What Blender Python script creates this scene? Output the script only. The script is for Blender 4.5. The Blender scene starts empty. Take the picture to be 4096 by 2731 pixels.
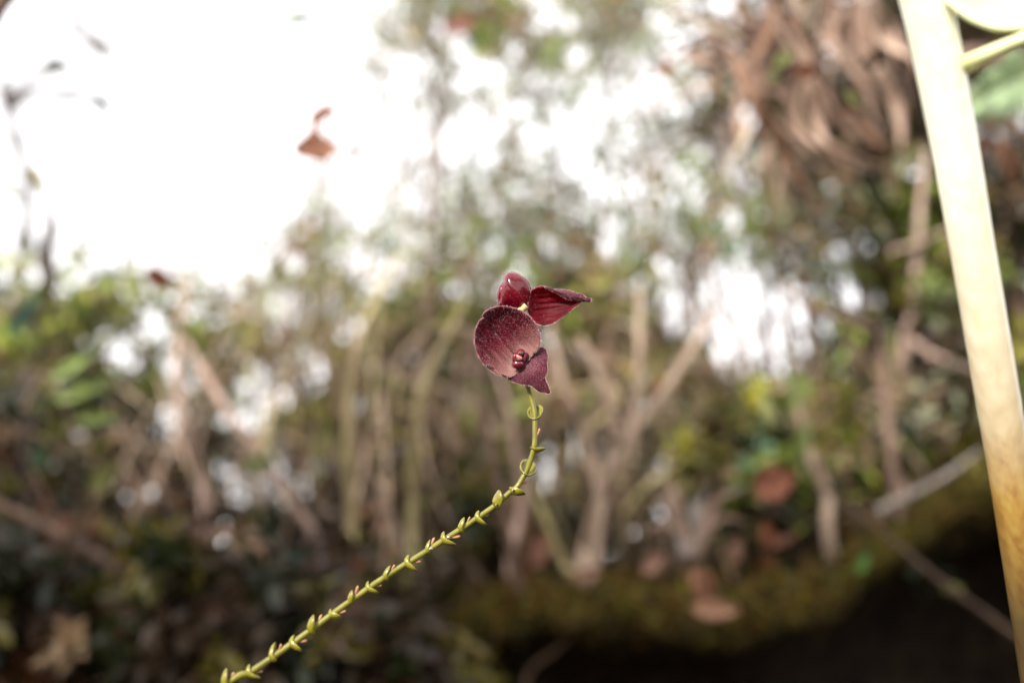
import bpy, math, random
import numpy as np
from mathutils import Vector
from mathutils.bvhtree import BVHTree

R = math.radians
rng = np.random.default_rng(11)
random.seed(11)
scene = bpy.context.scene
col = scene.collection

# ------------------------------------------------------------------ camera
CAM = np.array((0.0, 0.0, 0.42)); PITCH = R(18.0)
LENS, SENSOR, FOCUS, FSTOP = 35.0, 36.0, 0.20, 6.3
cam_d = bpy.data.cameras.new('camera'); cam = bpy.data.objects.new('camera', cam_d); col.objects.link(cam)
cam.location = CAM; cam.rotation_euler = (R(90) + PITCH, 0, 0)
cam_d.lens = LENS; cam_d.sensor_width = SENSOR
cam_d.clip_start = 0.01; cam_d.clip_end = 2000
cam_d.dof.use_dof = True; cam_d.dof.focus_distance = FOCUS; cam_d.dof.aperture_fstop = FSTOP
scene.camera = cam

# ------------------------------------------------------------------ sky, sun, exposure
SUN_EL, SUN_AZ = R(25), R(-150)            # azimuth from +Y clockwise: behind the camera, to its left
w = bpy.data.worlds.new('World'); scene.world = w; w.use_nodes = True
nt = w.node_tree; nt.nodes.clear()
sky = nt.nodes.new('ShaderNodeTexSky'); sky.sky_type = 'NISHITA'; sky.sun_disc = False
sky.sun_elevation = SUN_EL; sky.sun_rotation = SUN_AZ; sky.air_density = 1.5; sky.dust_density = 4
mx = nt.nodes.new('ShaderNodeMix'); mx.data_type = 'RGBA'; mx.inputs[0].default_value = 0.85
mx.inputs[7].default_value = (14.8, 14.4, 14.5, 1)      # white cloud cover
nt.links.new(sky.outputs[0], mx.inputs[6])
bg = nt.nodes.new('ShaderNodeBackground'); bg.inputs[1].default_value = 0.1
nt.links.new(mx.outputs[2], bg.inputs[0])
wo = nt.nodes.new('ShaderNodeOutputWorld'); nt.links.new(bg.outputs[0], wo.inputs[0])
sun_d = bpy.data.lights.new('sun', 'SUN'); sun = bpy.data.objects.new('sun', sun_d); col.objects.link(sun)
sun_d.energy = 5.0; sun_d.angle = R(1.5); sun_d.color = (1, 0.95, 0.88)
to_sun = Vector((math.cos(SUN_EL) * math.sin(SUN_AZ), math.cos(SUN_EL) * math.cos(SUN_AZ), math.sin(SUN_EL)))
sun.rotation_euler = to_sun.to_track_quat('Z', 'Y').to_euler(); sun.location = to_sun * 5
vs = scene.view_settings
vs.view_transform = 'Standard'; vs.look = 'None'; vs.exposure = 0.88; vs.gamma = 1; vs.use_curve_mapping = False
scene.cycles.use_denoising = True
scene.cycles.max_bounces = 6; scene.cycles.transparent_max_bounces = 8
scene.cycles.caustics_reflective = False; scene.cycles.caustics_refractive = False

# ------------------------------------------------------------------ helpers
RIGHT = np.array((1.0, 0, 0)); FWD = np.array((0, math.cos(PITCH), math.sin(PITCH))); UP = np.array((0, -math.sin(PITCH), math.cos(PITCH)))
K = SENSOR / LENS / 4096.0
MPP = K * FOCUS                              # metres per photo pixel in the focal plane
def P(px, py, d):                            # a point d metres ahead of the camera
    px, py, d = np.broadcast_arrays(np.asarray(px, float), np.asarray(py, float), np.asarray(d, float))
    return CAM + ((px - 2048) * K * d)[..., None] * RIGHT + (-(py - 1365.5) * K * d)[..., None] * UP + d[..., None] * FWD
def to_px(p):
    q = np.asarray(p) - CAM
    d = q @ FWD
    return 2048 + (q @ RIGHT) / d / K, 1365.5 - (q @ UP) / d / K, d
def F(x, y):                                 # full-view pixel pair -> photo pixels
    return x * 4096 / 2352, y * 4096 / 2352

def catmull(pts, n):
    pts = np.asarray(pts, float)
    if len(pts) == 2:
        t = np.linspace(0, 1, n)[:, None]; return pts[0] * (1 - t) + pts[1] * t
    p = np.vstack([2 * pts[0] - pts[1], pts, 2 * pts[-1] - pts[-2]])
    out = []; m = len(pts) - 1
    for s in np.linspace(0, m - 1e-6, n):
        i = int(s); t = s - i; a, b, c, d = p[i:i + 4]
        out.append(.5 * ((2 * b) + (-a + c) * t + (2 * a - 5 * b + 4 * c - d) * t * t + (-a + 3 * b - 3 * c + d) * t ** 3))
    return np.array(out)

class Geo:
    def __init__(s): s.v = []; s.f = []; s.c = []; s.uv = []; s.n = 0
    def add(s, v, f, c=None, uv=None):
        v = np.asarray(v, float)
        s.v.append(v); s.f += (f + s.n).tolist() if isinstance(f, np.ndarray) else [tuple(int(i) + s.n for i in q) for q in f]; s.n += len(v)
        s.c.append(np.tile(np.asarray(c if c is not None else (1, 1, 1), float)[:3], (len(v), 1)) if c is None or np.ndim(c) == 1 else np.asarray(c))
        s.uv.append(np.zeros((len(v), 2)) if uv is None else np.asarray(uv))
    def tube(s, pts, rad, sides=7, n=None, c=None, cap=True, wob=0.0):
        n = n or max(4, 4 * len(pts))
        q = catmull(pts, n)
        r = np.interp(np.linspace(0, 1, n), np.linspace(0, 1, len(np.atleast_1d(rad))), np.atleast_1d(rad))
        if wob: r = r * (1 + rng.normal(0, wob, n))
        t = np.gradient(q, axis=0); t /= np.linalg.norm(t, axis=1)[:, None] + 1e-12
        ref = np.array((0.31, 0.2, 0.93)); ref = ref if abs(t[0] @ ref) < .9 else np.array((1.0, 0, 0))
        a = np.cross(t[0], ref); a /= np.linalg.norm(a)
        V = []; UVs = []
        for i in range(n):
            a = a - (a @ t[i]) * t[i]; a /= np.linalg.norm(a); b = np.cross(t[i], a)
            for k in range(sides):
                th = 2 * math.pi * k / sides
                V.append(q[i] + r[i] * (math.cos(th) * a + math.sin(th) * b)); UVs.append((i / (n - 1), k / sides))
        Fc = [(i * sides + k, i * sides + (k + 1) % sides, (i + 1) * sides + (k + 1) % sides, (i + 1) * sides + k) for i in range(n - 1) for k in range(sides)]
        if cap: Fc += [tuple(range(sides))[::-1], tuple((n - 1) * sides + k for k in range(sides))]
        s.add(V, Fc, c, UVs)
    def build(s, name, mat, parent=None, origin=None, smooth=True, solid=0.0):
        V = np.vstack(s.v); org = np.array(origin if origin is not None else (0, 0, 0), float)
        me = bpy.data.meshes.new(name); me.from_pydata((V - org).tolist(), [], s.f)
        ca = me.color_attributes.new('Col', 'FLOAT_COLOR', 'POINT')
        C = np.ones((len(V), 4), np.float32); C[:, :3] = np.vstack(s.c); ca.data.foreach_set('color', C.ravel())
        uvl = me.uv_layers.new(name='UVMap'); U = np.vstack(s.uv)
        idx = np.empty(len(me.loops), np.int32); me.loops.foreach_get('vertex_index', idx)
        uvl.data.foreach_set('uv', U[idx].astype(np.float32).ravel())
        if smooth: me.polygons.foreach_set('use_smooth', np.ones(len(me.polygons), bool))
        me.materials.append(mat)
        o = bpy.data.objects.new(name, me); col.objects.link(o); o.location = Vector(org)
        if parent is not None:
            o.parent = parent; o.location = Vector(org) - root_loc(parent)
        if solid:
            m = o.modifiers.new('thickness', 'SOLIDIFY'); m.thickness = solid; m.offset = 0
        return o
def root_loc(o):
    v = Vector((0, 0, 0))
    while o is not None: v += o.location; o = o.parent
    return v
def empty(name, loc):
    o = bpy.data.objects.new(name, None); col.objects.link(o); o.location = Vector(loc); o.empty_display_size = .01; return o
def tag(o, label=None, cat=None, group=None, kind=None):
    for k, v in (('label', label), ('category', cat), ('group', group), ('kind', kind)):
        if v: o[k] = v
    return o

# ------------------------------------------------------------------ materials
def base_mat(name):
    m = bpy.data.materials.new(name); m.use_nodes = True; t = m.node_tree
    return m, t, t.nodes['Principled BSDF'], t.nodes['Material Output']
def setp(b, **kw):
    names = {'rough': 'Roughness', 'spec': 'Specular IOR Level', 'sheen': 'Sheen Weight', 'sheenr': 'Sheen Roughness', 'sheent': 'Sheen Tint', 'coat': 'Coat Weight', 'coatr': 'Coat Roughness', 'trans': 'Transmission Weight', 'ior': 'IOR', 'sss': 'Subsurface Weight'}
    for k, v in kw.items(): b.inputs[names[k]].default_value = v
def translucent(t, b, out, colsock, fac):
    tr = t.nodes.new('ShaderNodeBsdfTranslucent'); ms = t.nodes.new('ShaderNodeMixShader'); ms.inputs[0].default_value = fac
    t.links.new(colsock, tr.inputs[0]); t.links.new(b.outputs[0], ms.inputs[1]); t.links.new(tr.outputs[0], ms.inputs[2]); t.links.new(ms.outputs[0], out.inputs[0])
def rgbmix(t, a, b, fac=None, blend='MIX', f=.5):
    m = t.nodes.new('ShaderNodeMix'); m.data_type = 'RGBA'; m.blend_type = blend; m.inputs[0].default_value = f
    for i, x in ((6, a), (7, b)):
        if isinstance(x, tuple): m.inputs[i].default_value = (*x, 1)
        else: t.links.new(x, m.inputs[i])
    if fac is not None: t.links.new(fac, m.inputs[0])
    return m.outputs[2]
def noise(t, scale, detail=3, vec=None, rough=.55):
    n = t.nodes.new('ShaderNodeTexNoise'); n.inputs['Scale'].default_value = scale; n.inputs['Detail'].default_value = detail; n.inputs['Roughness'].default_value = rough
    if vec is not None: t.links.new(vec, n.inputs['Vector'])
    return n.outputs[0]
def ramp(t, sock, *stops):
    r = t.nodes.new('ShaderNodeValToRGB'); e = r.color_ramp.elements
    while len(e) < len(stops): e.new(.5)
    for k, (p, c) in enumerate(stops): e[k].position = p; e[k].color = (*c, 1) if not np.isscalar(c) else (c, c, c, 1)
    t.links.new(sock, r.inputs[0]); return r.outputs[0]
def objvec(t):
    return t.nodes.new('ShaderNodeTexCoord').outputs['Object']
def bump(t, b, h, strength=.3, dist=.001):
    n = t.nodes.new('ShaderNodeBump'); n.inputs['Strength'].default_value = strength; n.inputs['Distance'].default_value = dist
    t.links.new(h, n.inputs['Height']); t.links.new(n.outputs[0], b.inputs['Normal'])

def leaf_mat(name, rough=.45, trans=.3, spec=.5):
    m, t, b, out = base_mat(name)
    a = t.nodes.new('ShaderNodeVertexColor'); a.layer_name = 'Col'
    c = rgbmix(t, a.outputs[0], ramp(t, noise(t, 260, 3, objvec(t)), (.3, .55), (.7, 1.25)), blend='MULTIPLY', f=1.0)
    t.links.new(c, b.inputs[0]); setp(b, rough=rough, spec=spec); translucent(t, b, out, c, trans); return m
def bark_mat(name, c1, c2, scale=60, rough=.8, trans=0):
    m, t, b, out = base_mat(name); v = objvec(t)
    c = ramp(t, noise(t, scale, 5, v), (.3, c1), (.7, c2)); t.links.new(c, b.inputs[0]); setp(b, rough=rough, spec=.3)
    bump(t, b, noise(t, scale * 5, 4, v), .5, .002)
    if trans: translucent(t, b, out, c, trans)
    return m
M = {}
M['leaf'] = leaf_mat('living leaf')
M['dry'] = leaf_mat('dry leaf', .7, .25, .25)
M['fuzzleaf'] = leaf_mat('fine foliage', .6, .35, .3)
M['tan'] = bark_mat('tan twig bark', (.50, .38, .29), (.30, .21, .15))
M['pinktan'] = bark_mat('pinkish tan bark', (.54, .40, .33), (.33, .22, .175))
M['brown'] = bark_mat('brown bark', (.20, .13, .095), (.09, .055, .04))
M['shrubbark'] = bark_mat('shrub bark', (.15, .10, .065), (.06, .038, .026))
M['dark'] = bark_mat('dark bark', (.07, .05, .04), (.03, .022, .02))
M['olive'] = bark_mat('green stalk', (.42, .38, .17), (.38, .28, .18), 25, .6)
M['grey'] = bark_mat('grey twig', (.40, .36, .33), (.24, .20, .18))
M['strap'] = bark_mat('dead strap leaf', (.58, .43, .34), (.30, .18, .13), 40, .6, .2)
M['straprust'] = bark_mat('rust strap leaf', (.40, .25, .17), (.24, .125, .085), 40, .6, .2)
M['strappale'] = bark_mat('bleached strap leaf', (.80, .70, .56), (.62, .52, .42), 40, .55, .2)

def mk_terrain():
    m, t, b, out = base_mat('moss and soil'); v = objvec(t)
    a = t.nodes.new('ShaderNodeVertexColor'); a.layer_name = 'Col'
    moss = ramp(t, noise(t, 30, 6, v), (.3, (.06, .038, .010)), (.5, (.085, .065, .014)), (.7, (.10, .10, .02)))
    soil = ramp(t, noise(t, 45, 6, v), (.3, (.014, .010, .008)), (.6, (.036, .026, .018)), (.75, (.08, .052, .034)))
    sep = t.nodes.new('ShaderNodeSeparateColor'); t.links.new(a.outputs[0], sep.inputs[0])
    t.links.new(rgbmix(t, soil, moss, sep.outputs[0]), b.inputs[0]); setp(b, rough=.95, spec=.1)
    bump(t, b, noise(t, 160, 6, v), .8, .006); return m
M['ground'] = mk_terrain()

# ------------------------------------------------------------------ large structure: the bank and the ground
LIPX = np.array([-2600, -800, 0, 1000, 1400, 1742, 1916, 2264, 2612, 2960, 3309, 3570, 4005, 4528, 6200])
LIPY = np.array([3150, 3100, 3050, 2950, 2790, 2640, 2500, 2425, 2320, 2260, 2165, 2085, 1985, 1850, 1600])
CRX = np.array([-5000, -1500, 0, 1000, 2000, 2600, 3300, 4096, 6500, 9000])
CRY = np.array([2500, 2480, 2450, 2420, 2300, 2150, 1900, 1500, 1250, 1150])
def build_terrain():
    g = Geo(); nx = 150
    xs = np.linspace(-2600, 6200, nx)
    ly = np.interp(xs, LIPX, LIPY); cy = np.interp(xs, CRX, CRY)
    ld = .62 + .03 * np.sin(xs / 500.)
    lip = P(xs, ly, ld); crest = P(xs, cy, 1.9 + 0 * xs)
    prof = []; mossy = []
    for t in np.linspace(1, 0, 26):              # crest -> lip
        s = t ** 1.25
        q = lip * (1 - t) + crest * t; q[:, 2] = lip[:, 2] * (1 - s) + crest[:, 2] * s
        prof.append(q); mossy.append(np.full(nx, .75 if t < .35 else .45))
    over = np.interp(xs, [-2600, 800, 1700, 2300, 6200], [0, 0, .5, 1, 1])
    for dy, dz, mo in ((-.012, -.004, 1), (-.018, -.010, 1), (-.014, -.020, .8), (.0, -.028, .25), (.06, -.036, .03), (.14, -.05, 0), (.2, -.10, 0), (.24, -.2, 0)):
        q = lip.copy(); q[:, 1] += dy * over + (1 - over) * (-.03 + dz * .4); q[:, 2] += dz; prof.append(q); mossy.append(np.full(nx, mo) * (0.4 + .6 * over))
    base = prof[-1].copy()
    for k in range(1, 9):                         # recess floor coming forward under the camera
        q = base.copy(); f = k / 8
        q[:, 1] = base[:, 1] * (1 - f) + (-1.4) * f; q[:, 0] *= (1 + .8 * f); q[:, 2] = base[:, 2] * (1 - min(1, f * 2)) + .02 * min(1, f * 2)
        prof.append(q); mossy.append(np.full(nx, 0.0))
    A = np.array(prof); nr = len(prof)
    ph = rng.uniform(0, 6.28, (14, 2)); kk = rng.normal(0, 1, (14, 2))
    b_ = np.zeros((nr, nx))
    for i in range(14):
        sc = 12 * 1.35 ** i
        b_ += .02 * (1 / (1 + .5 * i)) * np.sin(A[..., 0] * kk[i, 0] * sc + A[..., 1] * kk[i, 1] * sc + ph[i, 0])
    A[..., 2] += b_ * .45; A[..., 1] += b_ * .25
    mo = np.clip(np.array(mossy) + rng.normal(0, .12, (nr, nx)) * (np.array(mossy) > .1), 0, 1)
    V = A.reshape(-1, 3); C = np.repeat(mo.reshape(-1, 1), 3, axis=1)
    fc = [(r * nx + c, r * nx + c + 1, (r + 1) * nx + c + 1, (r + 1) * nx + c) for r in range(nr - 1) for c in range(nx - 1)]
    g.add(V, fc, C)
    o = g.build('mossy_bank', M['ground']); tag(o, 'dark earth bank with a mossy lip over a shaded hollow', kind='structure')
    return V, fc, A
TV, TF, TA = build_terrain()
bvh = BVHTree.FromPolygons([Vector(v) for v in TV], TF)
def ground_z(x, y, z0=3.0):
    h = bvh.ray_cast(Vector((x, y, z0)), Vector((0, 0, -1)))
    return h[0].z if h[0] is not None else 0.0
def drop(p):                                     # the point on the bank straight below p
    h = bvh.ray_cast(Vector(p) + Vector((0, 0, .02)), Vector((0, 0, -1)))
    return np.array(h[0]) if h[0] is not None else np.array((p[0], p[1], 0.0))
g = Geo(); S = 400
gx = np.linspace(-1, 1, 41); gx = np.sign(gx) * np.abs(gx) ** 3 * S
GV = [(x, y + 2, -.06 if math.hypot(x, y) < 6 else -.06 - 0.0) for y in gx for x in gx]
g.add(GV, [(r * 41 + c, r * 41 + c + 1, (r + 1) * 41 + c + 1, (r + 1) * 41 + c) for r in range(40) for c in range(40)], (.3, .3, .3))
tag(g.build('ground', M['ground']), 'forest ground', kind='structure')

# ------------------------------------------------------------------ foliage machinery
PAL = {
 'fresh': (.19, .26, .03), 'yellow': (.28, .275, .035), 'olive': (.105, .092, .012), 'deep': (.018, .025, .005), 'blue': (.10, .18, .09),
 'tan': (.33, .22, .13), 'pink': (.22, .12, .075), 'rust': (.19, .06, .022), 'lichen': (.27, .31, .18), 'brown': (.042, .024, .012), 'ochre': (.17, .095, .015)}
COVER = ['1000026764556788', '1000003666667898', '0000002666667999', '1000344666677899', '6765777777634899', '8877788998734899',
         '9988899999889999', '9999999899999999', '9999999999999999', '9999999999999999', '9999999999999999']
CV = np.array([[int(ch) / 9 for ch in r] for r in COVER])
def cover(px, py):
    x = np.clip(px / 256 - .5, 0, 14.999); y = np.clip(py / 248.3 - .5, 0, 9.999)
    i = x.astype(int); j = y.astype(int); u = x - i; v = y - j
    return (CV[j, i] * (1 - u) + CV[j, i + 1] * u) * (1 - v) + (CV[j + 1, i] * (1 - u) + CV[j + 1, i + 1] * u) * v
HOLES = np.array([(1060.0, 1560, 90), (700, 1700, 70), (950, 1680, 60), (930, 1920, 75), (1090, 1930, 80), (1190, 1900, 60), (540, 2010, 65), (780, 2470, 60), (2230, 1850, 120), (2330, 1790, 80), (2140, 1900, 60), (2430, 1830, 50),
    (700, 1480, 64), (450, 1390, 60), (540, 1440, 45), (250, 1130, 70), (1180, 1250, 100), (600, 1290, 70), (2920, 1270, 200), (3130, 1340, 190), (2750, 1180, 160), (1960, 1700, 45), (1450, 1650, 50), (910, 2150, 45), (2600, 1640, 60), (2640, 1880, 55),
    (3470, 980, 60), (3400, 1180, 70), (1420, 1350, 80), (3680, 700, 60), (2700, 400, 70), (2420, 780, 80), (1850, 190, 60), (1500, 620, 130), (1420, 780, 110)])
_h = np.random.default_rng(5)
PIN = np.stack([np.concatenate([_h.uniform(0, 1500, 42), _h.uniform(1200, 3900, 46)]), np.concatenate([_h.uniform(1050, 1950, 42), _h.uniform(950, 1900, 46)]), _h.uniform(26, 48, 88)], 1)
PIN = np.vstack([PIN, np.stack([_h.uniform(1350, 3000, 75), _h.uniform(0, 1100, 75), _h.uniform(30, 75, 75)], 1)])
PIN[:, 2] = np.where(PIN[:, 1] > 1000, PIN[:, 2] * 1.2, PIN[:, 2] * .8); HOLES[:, 2] = np.where(HOLES[:, 1] > 1350, HOLES[:, 2] * 1.45, HOLES[:, 2]); HOLES = np.vstack([HOLES, PIN])
def holes(px, py):
    k = np.ones(len(px))
    for hx, hy, hr in HOLES: k *= 1 - .97 * np.exp(-(((px - hx) ** 2 + (py - hy) ** 2) / hr ** 2) ** 1.5)
    return k
def norm(a): return a / (np.linalg.norm(a, axis=-1, keepdims=True) + 1e-12)
def leaves(g, pos, size, ratio, cols, droop=.3):
    """a folded, curved blade of six small faces at every position"""
    n = len(pos)
    if not n: return
    ax = norm(rng.normal(0, 1, (n, 3)) + np.array((0, -.2, -droop))); nr = norm(np.cross(ax, rng.normal(0, 1, (n, 3)))); sd = np.cross(nr, ax)
    L = (size * rng.uniform(.6, 1.35, n))[:, None]; W = L * ratio; cv = rng.uniform(-.25, .35, n)[:, None] * L
    rows = []
    for u, wd in ((0, 0.08), (.33, .95), (.7, .75), (1, .03)):
        c = pos + ax * L * u - nr * cv * u * u
        rows += [c - sd * W * .5 * wd + nr * W * .18 * wd, c, c + sd * W * .5 * wd + nr * W * .18 * wd]
    V = np.stack(rows, 1).reshape(-1, 3)
    q = []
    for r in range(3):
        for k in range(2): a = r * 3 + k; q.append((a, a + 1, a + 4, a + 3))
    q = np.array(q); Fc = (q[None] + 12 * np.arange(n)[:, None, None]).reshape(-1, 4)
    g.add(V, Fc, np.repeat(cols, 12, axis=0))
def pick_cols(n, palette, jit=.25):
    names = list(palette); pr = np.array([palette[k] for k in names], float); pr /= pr.sum()
    C = np.array([PAL[k] for k in names])[rng.choice(len(names), n, p=pr)]
    return np.clip(C * rng.uniform(1 - jit, 1 + jit, (n, 1)) * rng.uniform(.92, 1.08, (n, 3)), 0, .85)

FINE = (2.3, .78)
def shrub(name, label, cat, clumps, palette, base=None, size=.014, ratio=.45, dens=1.0, group=None, leafmat='leaf', bark='brown', masked=True, rad=.003, twigs=3):
    """clumps: (px, py, depth, radius in px, leaf count)"""
    ctr = np.array([P(c[0], c[1], c[2]) for c in clumps])
    if base is None:
        b = ctr.mean(0); lo = ctr[np.argmin(ctr[:, 2])]; b = np.array((b[0], max(lo[1], .75), 0)); b[2] = ground_z(b[0], b[1])
    else: b = np.array(base, float)
    root = empty(name, b); tag(root, label, cat, group)
    gs = Geo(); gl = Geo()
    for (px, py, d, rp, n), c in zip(clumps, ctr):
        rw = rp * K * d
        mid = (b + c) / 2 + rng.normal(0, .12, 3) * np.linalg.norm(c - b) * np.array((1, 1, .2))
        gs.tube([b - np.array((0, 0, .02)), mid, c], [rad, rad * .65, rad * .3], 6, 12, wob=.08)
        for k in range(twigs):
            e = c + rng.normal(0, .8, 3) * rw; s0 = mid * .3 + c * .7
            gs.tube([s0, (s0 + e) / 2 + rng.normal(0, .15, 3) * rw, e], [rad * .4, rad * .18], 5, 8)
        n = int(n * dens * FINE[0])
        # leaves sit in sprays round small centres, so the crown is uneven
        k = max(3, n // 26); cc = c + rng.normal(0, .62, (k, 3)) * rw
        ci = rng.integers(0, k, n); pos = cc[ci] + rng.normal(0, .17, (n, 3)) * rw; lc = pick_cols(k, palette, .35)[ci] * rng.uniform(.8, 1.2, (n, 1))
        if masked:
            qx, qy, qd = to_px(pos)
            keep = (rng.uniform(0, 1, n) < np.minimum(1, -np.log(1 - .97 * cover(qx, qy)) / 3.2) * holes(qx, qy)) & (qd > .36)
            pos = pos[keep]; lc = lc[keep]
        leaves(gl, pos, size * FINE[1], ratio, lc)
    gs.build('stem', M['shrubbark' if bark == 'brown' else bark], root, b)
    if gl.n:
        o = gl.build('foliage', M[leafmat], root, b); o['kind'] = 'stuff'
    return root

def stalk(name, label, cat, pts, wpx, mat, group=None, ground=True, taper=.4, wob=.07, forks=()):
    """a twig or stalk through points (full-view x, y, depth), rooted on the bank"""
    w3 = [P(*F(x, y), d) for x, y, d in pts]
    if ground:
        h = drop(w3[-1])
        if h[2] < w3[-1][2] - .004: w3.append((w3[-1] + h) / 2 + rng.normal(0, .006, 3)); w3.append(h - np.array((0, 0, .008)))
    r = wpx * K * pts[0][2] / 2
    root_p = w3[-1]
    g = Geo(); g.tube(w3, [r * taper, r * .9, r, r * 1.05], 8, 10 * len(w3), wob=wob)
    if not forks:
        o = g.build(name, mat, None, root_p); return tag(o, label, cat, group)
    root = empty(name, root_p); tag(root, label, cat, group); g.build('stem', mat, root, root_p)
    for fp, fw in forks:
        q = [P(*F(x, y), d) for x, y, d in fp]; rr = fw * K * fp[0][2] / 2
        gg = Geo(); gg.tube(q, [rr * .6, rr, rr], 8, 8 * len(q), wob=wob); gg.build('branch', mat, root, q[-1])
    return root

def blade_geo(g, pts, w, c=(1, 1, 1), fold=.25, twist=0., n=18, tip=True):
    q = catmull(pts, n); t = norm(np.gradient(q, axis=0)); view = norm(q - CAM)
    sd = norm(np.cross(t, view)); up = np.cross(sd, t); V = []
    for i in range(n):
        u = i / (n - 1); ww = w * (min(1, 1.6 * (1 - u) + .06) if tip else 1) * min(1, .55 + 1.5 * u)
        th = twist * u; s2 = sd[i] * math.cos(th) + up[i] * math.sin(th); u2 = np.cross(s2, t[i])
        V += [q[i] - s2 * ww / 2, q[i] - s2 * ww * .25 + u2 * ww * fold * .7, q[i] + u2 * ww * fold, q[i] + s2 * ww * .25 + u2 * ww * fold * .7, q[i] + s2 * ww / 2]
    g.add(V, [(i * 5 + k, i * 5 + k + 1, i * 5 + k + 6, i * 5 + k + 5) for i in range(n - 1) for k in range(4)], c)

def flat_leaf(name, label, cat, x, y, d, lpx, wpx, ang, c, group=None, curl=.35, tilt=.3, mat='dry', shape='ovate', parent=None, drop_to=False):
    """one real leaf: curled blade with midrib, petiole; (x, y) full-view"""
    s = K * d * 4096 / 2352
    L, W = lpx * s, wpx * s; n = 14; V = []; C = []
    ax = math.cos(R(ang)) * RIGHT + math.sin(R(ang)) * UP; sd = -math.sin(R(ang)) * RIGHT + math.cos(R(ang)) * UP; nr = -FWD
    ax = norm(ax + FWD * tilt * rng.uniform(-1, 1)); c0 = P(*F(x, y), d)
    for i in range(n):
        u = i / (n - 1)
        wd = math.sin(math.pi * min(1, u ** .75)) ** .8 if shape == 'ovate' else (.35 + .65 * math.sin(math.pi * u * 1.0) ** .5) * (1 if u < .95 else .5)
        if shape == 'waist': wd = min(1, (.95 * math.exp(-((u - .2) / .2) ** 2) + .55 * math.exp(-((u - .82) / .15) ** 2) + .22) * min(1, 6 * u + .1, 6 * (1 - u) + .1))
        wd = max(wd, .03)
        for k in range(7):
            v = (k - 3) / 3
            p = c0 + ax * L * (u - .5) + (sd * W * (.22 * math.sin(4.2 * u) + .07 * v * math.sin(7 * u)) if shape == 'waist' else 0) + sd * W * .5 * wd * v * (1 + .06 * math.sin(9 * u + 3 * v)) + nr * (curl * W * (v * v - .3) * .5 + .12 * L * math.sin(3 * u + 1) + .02 * L * math.sin(14 * u + v * 3))
            V.append(p); C.append(np.array(c) * (.75 if k == 3 else 1) * rng.uniform(.92, 1.08))
    g = Geo(); g.add(V, [(i * 7 + k, i * 7 + k + 1, i * 7 + k + 8, i * 7 + k + 7) for i in range(n - 1) for k in range(6)], np.array(C))
    pe = V[3]
    root = empty(name, pe); tag(root, label, cat, group)
    g.build('blade', M[mat], root, pe, solid=.0004)
    gp = Geo(); gp.tube([pe, pe - ax * L * .12 + FWD * .004, pe - ax * L * .22 + FWD * .012 - UP * .004], [W * .025, W * .018], 6, 8)
    gp.build('petiole', M['brown'], root, pe)
    return root

# ------------------------------------------------------------------ the orchid
def O(px, py, z=0.0):                           # z: photo pixels behind the focal plane
    return P(px, py, FOCUS + np.asarray(z, float) * MPP)
ZX = lambda x: 1850 + np.asarray(x, float) * 560 / 1626      # close-up crop -> photo pixels
ZY = lambda y: 1060 + np.asarray(y, float) * 560 / 1626

def sepal_mat(name, rough, pale, sheen, trans, dark=(.035, .0007, .005), red=(.115, .002, .013), stripe=.5, coat=0.):
    m, t, b, out = base_mat(name)
    uv = t.nodes.new('ShaderNodeUVMap'); uv.uv_map = 'UVMap'
    mp = t.nodes.new('ShaderNodeMapping'); mp.inputs['Scale'].default_value = (1.3, 15, 1); t.links.new(uv.outputs[0], mp.inputs[0])
    st = noise(t, 1.0, 4, mp.outputs[0]); ov = objvec(t); sp = noise(t, 2600, 3, ov); big = noise(t, 330, 3, ov)
    c = ramp(t, st, (.33, dark), (.62, red))
    c = rgbmix(t, c, ramp(t, big, (.3, (.55, .45, .5)), (.7, (1.25, 1.3, 1.3))), blend='MULTIPLY', f=.8)
    sx = t.nodes.new('ShaderNodeSeparateXYZ'); t.links.new(uv.outputs[0], sx.inputs[0])
    if pale:
        # cream flush round the throat, broken into streaks
        a = t.nodes.new('ShaderNodeMath'); a.operation = 'MULTIPLY_ADD'; a.inputs[1].default_value = .75; t.links.new(st, a.inputs[0])
        inv = t.nodes.new('ShaderNodeMath'); inv.operation = 'SUBTRACT'; inv.inputs[0].default_value = .52; t.links.new(sx.outputs[0], inv.inputs[1])
        t.links.new(inv.outputs[0], a.inputs[2])
        f = ramp(t, a.outputs[0], (.42, 0.0), (1.0, pale))
        c = rgbmix(t, c, (.22, .12, .10), f)
        ab = t.nodes.new('ShaderNodeMath'); ab.operation = 'ABSOLUTE'; t.links.new(sx.outputs[1], ab.inputs[0])
        c = rgbmix(t, c, (.05, .004, .010), ramp(t, ab.outputs[0], (.0, .9), (.03, 0.0)))
    c = rgbmix(t, c, (.42, .14, .18), ramp(t, sp, (.55, 0.0), (.75, .8 * sheen)))
    t.links.new(c, b.inputs[0]); setp(b, rough=rough, spec=.22, sheen=sheen * .35, sheenr=.35, coat=coat, coatr=.12); b.inputs['Sheen Tint'].default_value = (1, .72, .78, 1)
    bump(t, b, sp, .35, .00015)
    if trans: translucent(t, b, out, rgbmix(t, c, (.55, .01, .03), f=.6), trans)
    return m
M['sepal_in'] = sepal_mat('velvet sepal inside', .55, .72, .22, .12)
M['sepal_lip'] = sepal_mat('velvet synsepal', .6, 0, .3, .12, (.026, .0015, .007), (.085, .004, .017))
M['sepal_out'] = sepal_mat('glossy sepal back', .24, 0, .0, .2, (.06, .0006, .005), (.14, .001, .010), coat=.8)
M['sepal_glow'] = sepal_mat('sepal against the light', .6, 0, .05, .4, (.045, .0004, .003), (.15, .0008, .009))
M['sepal_fold'] = sepal_mat('folded sepal back', .5, 0, .5, .05, (.04, .006, .012), (.07, .012, .022))

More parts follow.
